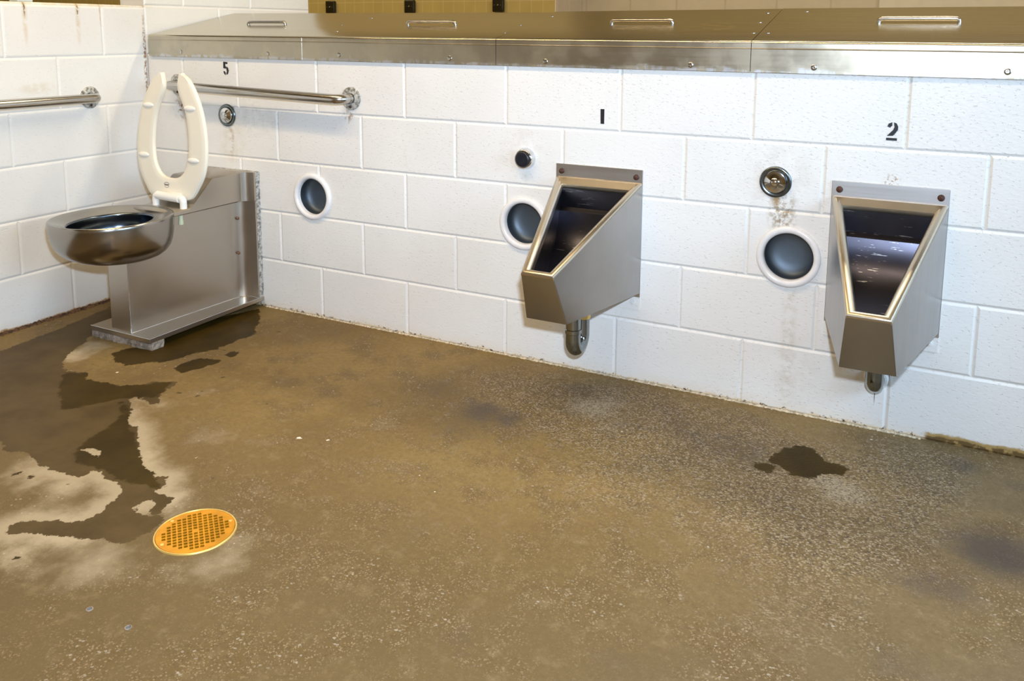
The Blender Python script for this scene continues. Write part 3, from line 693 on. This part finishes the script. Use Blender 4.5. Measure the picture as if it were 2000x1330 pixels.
# ------------------------------------------------------------------ urinals
def urinal(cx, dz, label, trap):
    t = thing('wall_urinal', label, 'urinal', (cx, 0, .312+dz), 'steel trough urinals on the wall')
    def T(x, y, z): return Vector((cx+x, y, z+dz))
    obj('back_plate', box_bm(cx-.149, cx+.149, -.004, .001, .300+dz, .712+dz, .0012), M['steel_plate'], t)
    lowm = M['wall_back']
    obj('lower_flange', box_bm(cx-.149, cx+.149, -.004, .0005, .258+dz, .300+dz), lowm, t, 'white painted lower flange')
    for sx in (-1, 1):
        obj('bolt', lathe_bm([(.0092, .003), (.0090, .008), (.0075, .0125), (.004, .0148), (0, .0152)], T(.128*sx, 0, .688), n=20), M['rust'], t, 'rusty dome bolt', smooth='full')
        obj('bolt', lathe_bm([(.009, .003), (.009, .006), (.005, .0065), (.0045, .010), (0, .0105)], T(.128*sx, 0, .282), n=20), lowm, t, 'white painted bolt', smooth=True)
    sl = (.463-.664)/-.45
    rimz = lambda y: .664+sl*y
    hw = lambda y: .148+.2178*y
    # outer body
    A = [T(.148, -.004, .664), T(-.148, -.004, .664)]; D = [T(.148, -.004, .312), T(-.148, -.004, .312)]
    Fp = [T(.050, -.45, .463), T(-.050, -.45, .463)]; G = [T(.0645, -.385, .314), T(-.0645, -.385, .314)]
    bm = bmesh.new(); q = [bm.verts.new(v) for v in A+D+Fp+G]
    A0, A1, D0, D1, F0, F1, G0, G1 = q
    bm.faces.new((A0, F0, G0, D0)); bm.faces.new((A1, D1, G1, F1)); bm.faces.new((F0, F1, G1, G0)); bm.faces.new((D0, G0, G1, D1))
    es = [e for e in bm.edges if set(e.verts) in ({F0, G0}, {F1, G1}, {G0, G1}, {D0, G0}, {D1, G1})]
    bmesh.ops.bevel(bm, geom=es, offset=.003, segments=3, profile=.5, affect='EDGES')
    obj('body', recalc(bm), M['steel_v'], t, smooth=True)
    # rolled rim: a rounded bead mitred round the opening
    out = [Vector((.148, -.002, 0)), Vector((.050, -.45, 0)), Vector((-.050, -.45, 0)), Vector((-.148, -.002, 0))]
    wd = [.0215, .021, .021, .021]
    inn = [Vector((.148-.034, -.034, 0)), Vector((.0285, -.428, 0)), Vector((-.0285, -.428, 0)), Vector((-.148+.034, -.034, 0))]
    prof = [(0, -.004), (.0, .002), (.06, .0055), (.2, .0085), (.4, .0100), (.6, .0090), (.8, .0060), (.94, .0005), (1.0, -.006), (1.02, -.014)]
    bm = bmesh.new(); nz = Vector((0, -sl, 1)).normalized(); L = []
    for o_, i_ in zip(out, inn):
        L.append([bm.verts.new(T(*(lambda p, h: (p.x, p.y+nz.y*h, rimz(p.y)+nz.z*h))(o_.lerp(i_, f), h))) for f, h in prof])
    for a, b in zip(L, L[1:]):
        for j in range(len(a)-1): bm.faces.new((a[j], a[j+1], b[j+1], b[j]))
    # flat back strip between the plate and the opening
    a, b = L[3], L[0]
    bm.faces.new((a[3], b[3], b[7], a[7])); bm.faces.new((a[7], b[7], b[8], a[8])); bm.faces.new((a[8], b[8], b[9], a[9])); bm.faces.new((a[1], b[1], b[3], a[3]))
    obj('rim', recalc(bm), M['steel'], t, smooth=True)
    # inside of the trough
    pr = [(-.036, rimz(-.036)-.010), (-.034, .577), (-.042, .573), (-.050, .566), (-.056, .545), (-.068, .515), (-.092, .478), (-.135, .441), (-.20, .408), (-.28, .373), (-.352, .345), (-.372, .350), (-.427, rimz(-.427)-.010)]
    bm = bmesh.new(); LL = []; RR = []
    for (y, z) in pr:
        h = min(hw(y)-.019, .148-.034) if y > -.06 else hw(y)-.020
        LL.append(bm.verts.new(T(-h, y, z))); RR.append(bm.verts.new(T(h, y, z)))
    for i in range(len(pr)-1): bm.faces.new((LL[i], LL[i+1], RR[i+1], RR[i]))
    bm.faces.new(LL[::-1]); bm.faces.new(RR)
    recalc(bm); obj('basin', bm, M['steel_basin'], t, smooth=26)
    if trap:
        y1, y2, r = -.190, -.118, .0240; ym = (y1+y2)/2; R_ = (y2-y1)/2; zc = .1945
        P = [T(0, y1, .318), T(0, y1, .26), T(0, y1, zc)] + [T(0, ym+R_*math.cos(a), zc+R_*math.sin(a)) for a in [PI+PI*k/14 for k in range(1, 14)]] + [T(0, y2, zc), T(0, y2, .26), T(0, y2, .318)]
        p = obj('drain_trap', tube_bm(P, r, 28), M['drainpipe'], t, 'dark chrome bent drain pipe', smooth=True)
        obj('nut', lathe_bm([(.024, 0), (.0265, .002), (.0265, .014), (.024, .016)], T(0, y1, .232), (0, 0, -1), 28, cap0=True, cap1=True), M['drainpipe'], p, smooth=True)
        obj('nut', lathe_bm([(.024, 0), (.0265, .002), (.0265, .016), (.024, .018)], T(0, y2, .262), (0, 0, -1), 28, cap0=True, cap1=True), M['brass_edge'], p, smooth=True)
    else:
        r = .0238
        P = [T(0, -.078, .318), T(0, -.078, .26), T(0, -.078, .186)] + [T(0, -.078+.030*(1-math.cos(a)), .186-.030*math.sin(a)) for a in (PI/8, PI/4, 3*PI/8, PI/2)] + [T(0, .0, .156)]
        p = obj('drain_pipe', tube_bm(P, r, 28), M['drainpipe'], t, 'dark chrome drain pipe', smooth=True)
        obj('collar', lathe_bm([(.024, .018), (.030, .016), (.033, .006), (.033, -.002)], T(0, 0, .156), n=32), M['niche_rim'], p, smooth=True)
urinal(2.0705, -.0165, 'steel trough urinal under numeral 1, with a bent drain trap below', True)
urinal(2.9255, 0.0, 'steel trough urinal under numeral 2, with a short straight drain pipe', False)

# ------------------------------------------------------------------ toilet
tl = thing('toilet', 'stainless steel toilet with its cream seat raised, in the corner', 'toilet', (.46, -.28, 0))
XC = .46
# foot plate
bm = box_bm(.303, .617, -.562, -.002, .026, .0435, .0015)
obj('foot_plate', bm, M['steel_t'], tl)
# ragged mortar bed below the foot
V = []; F = []; r_ = random.Random(3); loop = []
def jag(a, b, n):
    a = Vector(a); b = Vector(b)
    for k in range(n): loop.append(a.lerp(b, k/n)+Vector((r_.uniform(-.004, .004), r_.uniform(-.004, .004), 0)))
jag((.302, -.557, 0), (.616, -.560, 0), 26); jag((.616, -.560, 0), (.618, -.500, 0), 6); jag((.618, -.500, 0), (.31, -.490, 0), 16); jag((.31, -.490, 0), (.302, -.557, 0), 5)
n = len(loop); V = [p for p in loop] + [p+Vector((r_.uniform(-.003, .003), r_.uniform(-.003, .003), .013)) for p in loop] + [p+Vector((0, .003, .0265)) for p in loop]
for L_ in (0, 1):
    for i in range(n): F.append([L_*n+i, L_*n+(i+1) % n, L_*n+n+(i+1) % n, L_*n+n+i])
F.append([2*n+i for i in range(n)])
obj('mortar_bed', (V, F), M['mortar'], tl, 'ragged grey mortar under the foot')
# pedestal plan profile, flaring into the wall flange
def arc(cx_, cy_, r, a0, a1, n=8): return [(cx_+r*math.cos(a0+(a1-a0)*k/n), cy_+r*math.sin(a0+(a1-a0)*k/n)) for k in range(n+1)]
rp = [(.510, -.5535), (.5125, -.545), (.522, -.30), (.533, -.085), (.538, -.062), (.548, -.045), (.565, -.034), (.590, -.029), (.612, -.028), (.612, -.002)]
lp = [(2*XC-x, y) for x, y in rp]
def prism(plan, z0, z1f, bev=None):
    bm = bmesh.new(); a = [bm.verts.new((x, y, z0)) for x, y in plan]; b = [bm.verts.new((x, y, z1f(x, y))) for x, y in plan]; n = len(plan)
    for i in range(n): bm.faces.new((a[i], a[(i+1) % n], b[(i+1) % n], b[i]))
    bm.faces.new(a[::-1]); bm.faces.new(b)
    return recalc(bm)
low = [(x, y) for x, y in lp[::-1]] + rp
obj('pedestal', prism([p for p in low], .043, lambda x, y: .318), M['steel_t'], tl, smooth=True)
upr = [(.5185, -.385)] + rp[2:]
upr = [(2*XC-x, y) for x, y in upr][::-1] + upr
obj('pedestal_upper', prism(upr, .3175, lambda x, y: .4445), M['steel_t'], tl, smooth=True)
# polished strips added as edge highlights along the pedestal and foot
glints = bmesh.new()
tube_bm([(.5125, -.5545, .0445), (.5145, -.50, .0445), (.524, -.30, .0445), (.534, -.085, .0445), (.5385, -.062, .0445), (.549, -.045, .0445), (.566, -.034, .0445), (.612, -.030, .0445)], .0017, 8, bm=glints)
tube_bm([(.5108, -.5532, .0445), (.5108, -.5532, .316)], .0012, 8, bm=glints)
tube_bm([(.617, -.562, .0432), (.617, -.02, .0432)], .0011, 8, bm=glints)
tube_bm([(.617, -.562, .0432), (.303, -.562, .0432)], .0011, 8, bm=glints)
obj('edge_glint', glints, M['chrome'], tl, 'bright strips added as edge highlights', smooth=True)
# wall flange plate
obj('wall_flange', box_bm(.306, .614, -.020, .0, .030, .560, .002), M['grime'], tl, 'paint smeared wall flange')
# rear housing with its sloping front
side = [(-.395, .4425), (-.395, .4575), (-.390, .4615), (-.312, .4620), (-.206, .5575), (-.200, .5595), (-.004, .5595), (-.004, .4425)]
hp = [(.568, None), ]
bm = bmesh.new(); xs_ = [.353, .357, .564, .568]; Ls = []
for i, x in enumerate(xs_):
    ins = .003 if i in (0, 3) else 0
    Ls.append([bm.verts.new((x, y+(ins if j < 3 else 0), z-(ins if 2 <= j <= 6 else 0)+(.0042 if i in (0, 3) and j in (0, 7) else 0))) for j, (y, z) in enumerate(side)])
for a, b in zip(Ls, Ls[1:]):
    for j in range(len(side)): bm.faces.new((a[j], a[(j+1) % len(side)], b[(j+1) % len(side)], b[j]))
bm.faces.new(Ls[0][::-1]); bm.faces.new(Ls[-1])
# concave flare to the wall on both sides
for s_ in (1, -1):
    pl = [(.566, -.075), (.5675, -.060), (.572, -.046), (.582, -.036), (.597, -.031), (.612, -.030), (.612, -.003), (.560, -.003)]
    pl = [(XC+s_*(x-XC), y) for x, y in pl]
    a = [bm.verts.new((x, y, .4425)) for x, y in pl]; b = [bm.verts.new((x, y, .5590)) for x, y in pl]; n_ = len(pl)
    for i in range(n_): bm.faces.new((a[i], a[(i+1) % n_], b[(i+1) % n_], b[i]))
    bm.faces.new(a); bm.faces.new(b)
obj('rear_housing', recalc(bm), M['steel_t'], tl, smooth=True)
for z_, yy_ in ((.372, -.056), (.230, -.058)):
    hd = Vector((1, -.35, 0)).normalized()
    bm = lathe_bm([(.013, -.004), (.013, .001), (.0115, .002), (.0065, .002), (.0065, .012), (.004, .014), (0, .0145)], (.536, yy_, z_), hd, 20)
    obj('bolt', bm, M['rust2'], tl, 'rusted side bolt', smooth=True)
# bowl
bcx, bcy, ba, bb = .4435, -.551, .1955, .205
def ering(cx_, cy_, a, b, z, n=72, p=2.15):
    R_ = []
    for k in range(n):
        th = 2*PI*k/n; c, s = math.cos(th), math.sin(th)
        R_.append((cx_+a*math.copysign(abs(c)**(2/p), c), cy_+b*math.copysign(abs(s)**(2/p), s), z))
    return R_
rings = []
for z, f, sh in ((.3035, .02, .045), (.304, .30, .045), (.306, .46, .04), (.310, .58, .032), (.319, .70, .024), (.333, .81, .016), (.351, .892, .010), (.372, .945, .005), (.398, .978, .002), (.425, .995, 0), (.450, 1.0, 0), (.459, .998, 0), (.4635, .990, 0), (.4650, .975, 0), (.4645, .955, 0)):
    rings.append(ering(bcx, bcy+sh, ba*f, bb*f, z, p=2.15 if f > .6 else 2.0))
hx, hy, ha, hb = .437, -.552, .124, .150
for z, k in ((.4590, .30), (.4510, .72), (.4465, .95)):
    rings.append([tuple(Vector(p).lerp(Vector(q), k).to_2d())+(z,) for p, q in zip(ering(bcx, bcy, ba*.955, bb*.955, z), ering(hx, hy, ha, hb, z, p=2.0))])
outer_n = len(rings)
bm = bmesh.new(); Rv = [[bm.verts.new(p) for p in R_] for R_ in rings]
for a, b in zip(Rv, Rv[1:]):
    for k in range(72): bm.faces.new((a[k], a[(k+1) % 72], b[(k+1) % 72], b[k]))
bm.faces.new(Rv[0])
obj('bowl', recalc(bm), M['steel_bowl'], tl, smooth='full')
inr = []
for z, f in ((.4466, 1.035), (.4455, 1.01), (.4435, .995), (.441, .985), (.438, .985), (.425, 1.02), (.40, 1.04), (.375, .97), (.355, .82), (.342, .60), (.336, .35), (.335, .02)):
    inr.append(ering(hx, hy, ha*f, hb*f, z, p=2.0))
bm = bmesh.new(); Rv = [[bm.verts.new(p) for p in R_] for R_ in inr]
for a, b in zip(Rv, Rv[1:]):
    for k in range(72): bm.faces.new((a[k], a[(k+1) % 72], b[(k+1) % 72], b[k]))
bm.faces.new(Rv[-1])
obj('bowl_lining', recalc(bm), M['steel_in'], tl, 'wet dark steel inside of the bowl', smooth='full')
# seat, raised and leaning back a little
SX = .457
sy = lambda z: -.2975+.06*(z-.48)
oh = [(.060, .955), (.085, .944), (.112, .915), (.140, .868), (.162, .815), (.178, .750), (.184, .690), (.181, .630), (.168, .580), (.140, .532), (.108, .494), (.060, .484), (0, .484)]
ih = [(.047, .955), (.038, .932), (.036, .906), (.045, .880), (.064, .845), (.083, .795), (.093, .730), (.094, .670), (.085, .620), (.065, .588), (.042, .572), (.020, .566), (0, .5645)]
def full(h): return h + [(-x, z) for x, z in h[:-1][::-1]]
oc = catmull([(x, z) for x, z in full(oh)], 5); ic = catmull([(x, z) for x, z in full(ih)], 5)
bm = bmesh.new(); LL = []
th = .010
sec = [(0.0, -.2), (.02, -.75), (.07, -1.0), (.25, -1.0), (.5, -1.0), (.75, -1.0), (.93, -1.0), (.98, -.75), (1.0, -.2), (1.0, .3), (.97, .8), (.88, 1.1), (.5, 1.35), (.12, 1.1), (.03, .8), (0, .3)]
for o_, i_ in zip(oc, ic):
    L_ = []
    for f, d in sec:
        x = o_.x+(i_.x-o_.x)*f; z = o_.y+(i_.y-o_.y)*f
        L_.append(bm.verts.new((SX+x, sy(z)+d*th, z)))
    LL.append(L_)
for a, b in zip(LL, LL[1:]):
    for j in range(len(sec)): bm.faces.new((a[j], a[(j+1) % len(sec)], b[(j+1) % len(sec)], b[j]))
for e_, L_ in ((LL[0], 1), (LL[-1], -1)):
    # rounded horn tips
    c = sum((v.co for v in e_), Vector())/len(e_)
    r1 = [bm.verts.new(c+(v.co-c)*.75+Vector((0, 0, .006))) for v in e_]
    for j in range(len(sec)): bm.faces.new((e_[j], e_[(j+1) % len(sec)], r1[(j+1) % len(sec)], r1[j]))
    bm.faces.new(r1)
seat = obj('seat', recalc(bm), M['seat'], tl, 'cream open front seat, raised', smooth=True)
for bx, bz in ((-.118, .836), (.103, .832), (-.143, .645), (.122, .640)):
    bm = bmesh.new(); bmesh.ops.create_uvsphere(bm, u_segments=24, v_segments=12, radius=1)
    for v in bm.verts: v.co = Vector((SX+bx+v.co.x*.030, sy(bz)-.0095+v.co.y*.0075, bz+v.co.z*.0105))
    obj('bumper', bm, M['hinge'], seat, smooth='full')
def ring_arc(cx_, cz_, rx, rz, a0, a1, w_, n=14):
    P = []
    for k in range(n+1):
        a = a0+(a1-a0)*k/n; P.append((cx_+rx*math.cos(a), cz_+rz*math.sin(a)))
    for k in range(n, -1, -1):
        a = a0+(a1-a0)*k/n; P.append((cx_+(rx-w_)*math.cos(a), cz_+(rz-w_)*math.sin(a)))
    return P
lx, lz = SX-.018, .5385
mk = [ring_arc(lx, lz, .0145, .0105, .25, PI-.1, .0013), ring_arc(lx, lz, .0145, .0105, PI+.5, 2*PI-.5, .0011)]
mk += [[(lx-.0115+k*.0047, lz-.003), (lx-.0083+k*.0047, lz-.003), (lx-.0083+k*.0047, lz+.003), (lx-.0115+k*.0047, lz+.003)] for k in range(5)]
bm = bmesh.new()
for P in mk:
    a = [bm.verts.new((x, sy(z)-.0104, z)) for x, z in P]; bm.faces.new(a)
obj('maker_mark', recalc(bm), M['ink'], seat, 'small black oval maker mark')
# hinge
hp_ = bmesh.new()
tube_bm([(.412, -.325, .501), (.53, -.325, .497)], .0160, 22, bm=hp_)
for px_, sgn in ((.400, -1), (.547, 1)):
    x1 = .42 if sgn < 0 else .522
    P = catmull([(x1, -.325, .499), ((x1+px_)/2+sgn*.004, -.325, .4985), (px_+sgn*-.001, -.325, .490), (px_, -.325, .476), (px_, -.325, .461)], 5)
    tube_bm(P, .0130, 20, bm=hp_)
box_bm(.425, .518, -.327, -.298, .487, .513, .004, bm=hp_)
obj('hinge', hp_, M['hinge'], tl, 'white plastic seat hinge', smooth=True)
bm = lathe_bm([(.0, 0), (.0082, 0), (.0082, .022), (.0095, .0225), (.0095, .037), (.006, .039), (0, .039)], (.552, -.345, .4425), (0, 0, -1), 18)
obj('wing_nut', bm, M['nut'], tl, 'pale green plastic nut', smooth=True)

# ------------------------------------------------------------------ floor drain
dr = thing('floor_drain', 'round yellow brass floor drain strainer set in the concrete', 'floor drain', (DC[0], DC[1], 0))
EA = math.radians(50)
e1 = Vector((math.cos(EA), math.sin(EA))); e2 = Vector((e1.y, -e1.x))
V = [Vector((DC[0]+.0845*math.cos(2*PI*k/72), DC[1]+.0845*math.sin(2*PI*k/72))) for k in range(72)]
E = [(k, (k+1) % 72) for k in range(72)]; holes = []
pu, pv = .0112, .0112
for i in range(-8, 9):
    for j in range(-9, 10):
        c = Vector(DC)+e1*(i*pu)+e2*(j*pv)
        if (c-Vector(DC)).length > .0685 or (c-Vector(DC)).length < .006: continue
        b = len(V); q = []
        for a_, b_ in ((-.8, -1), (.8, -1), (1, -.7), (1, .7), (.8, 1), (-.8, 1), (-1, .7), (-1, -.7)): q.append(c+e1*(a_*.0042)+e2*(b_*.0040))
        V += q; E += [(b+k, b+(k+1) % 8) for k in range(8)]; holes.append(c)
vs, _, fs, _, _, _ = geometry.delaunay_2d_cdt(V, E, [], 0, 1e-7)
bm = bmesh.new(); bv = [bm.verts.new((v.x, v.y, .0030)) for v in vs]
for f in fs:
    c = sum((vs[i] for i in f), Vector((0, 0)))/len(f)
    if any(abs((c-h).dot(e1)) < .0041 and abs((c-h).dot(e2)) < .0039 for h in holes): continue
    bm.faces.new([bv[i] for i in f])
recalc(bm)
r_ = bmesh.ops.extrude_face_region(bm, geom=list(bm.faces))
for v in [g for g in r_['geom'] if isinstance(g, bmesh.types.BMVert)]: v.co.z = -.0015
recalc(bm)
obj('strainer', bm, M['brass'], dr)
obj('frame', lathe_bm([(.0850, -.004), (.0853, .0022), (.0862, .0036), (.0880, .0036), (.0895, .0016), (.0900, -.001)], (DC[0], DC[1], 0), (0, 0, 1), 72), M['brass_edge'], dr, smooth='full')
obj('sump', lathe_bm([(.0862, -.001), (.083, -.012), (.070, -.035), (.05, -.055), (0, -.06)], (DC[0], DC[1], 0), (0, 0, 1), 48), M['pit'], dr, smooth='full')
for k, a_ in enumerate((.0, 2.1, PI+.25)):
    q = (DC[0]+.0765*math.cos(a_+1.02), DC[1]+.0765*math.sin(a_+1.02), .003)
    obj('screw', lathe_bm([(.0042, 0), (.0040, .0008), (.002, .0010), (0, .0006)], q, (0, 0, 1), 14), M['brass_edge'], dr, smooth=True)

# ------------------------------------------------------------------ old bolt anchors in the floor
for (ax_, ay_), lb in (((1.635, -1.547), 'blue grey bolt anchor set in the floor, the left of a pair'), ((1.746, -1.547), 'blue grey bolt anchor set in the floor, the right of a pair')):
    t = thing('floor_anchor', lb, 'floor anchor', (ax_, ay_, 0))
    obj('sleeve', lathe_bm([(.0070, 0), (.0068, .0012), (.0050, .0016), (.0046, .0004)], (ax_, ay_, 0), (0, 0, 1), 20), M['mortar'], t, smooth=True)
    obj('plug', lathe_bm([(.0046, .0002), (.0040, .0010), (.002, .0012), (0, .0008)], (ax_, ay_, 0), (0, 0, 1), 20), M['anchor'], t, smooth=True)

# ------------------------------------------------------------------ post on the side wall, switches on the far wall
o = struct('trim_3', box_bm(-.075, -.022, -.535, -.475, 1.2195, 4.2, .004), M['post'])
for k, (sx, sz, lb) in enumerate(((-2.235, 1.332, 'dark bronze wall switch at the left end of the row on tan tile'), (-1.335, 1.331, 'dark bronze wall switch in the middle of the row on tan tile'),
                                  (-.430, 1.336, 'dark bronze wall switch at the right end of the row on tan tile'))):
    t = thing('wall_switch', lb, 'wall switch', (sx, 3.95, sz), 'switches on the tan tile wall')
    obj('box', box_bm(sx-.052, sx+.052, 3.912, 3.95, sz-.058, sz+.058, .009, 3), M['switch'], t, smooth=True)
    obj('knob', lathe_bm([(.009, 0), (.008, .008), (.005, .012), (0, .013)], (sx+.002, 3.912, sz), n=16), M['chrome'], t, smooth=True)
    for s_ in (-1, 1):
        obj('screw', lathe_bm([(.0045, 0), (.004, .002), (0, .003)], (sx+.030*s_, 3.912, sz), n=10), M['chrome'], t, smooth=True)
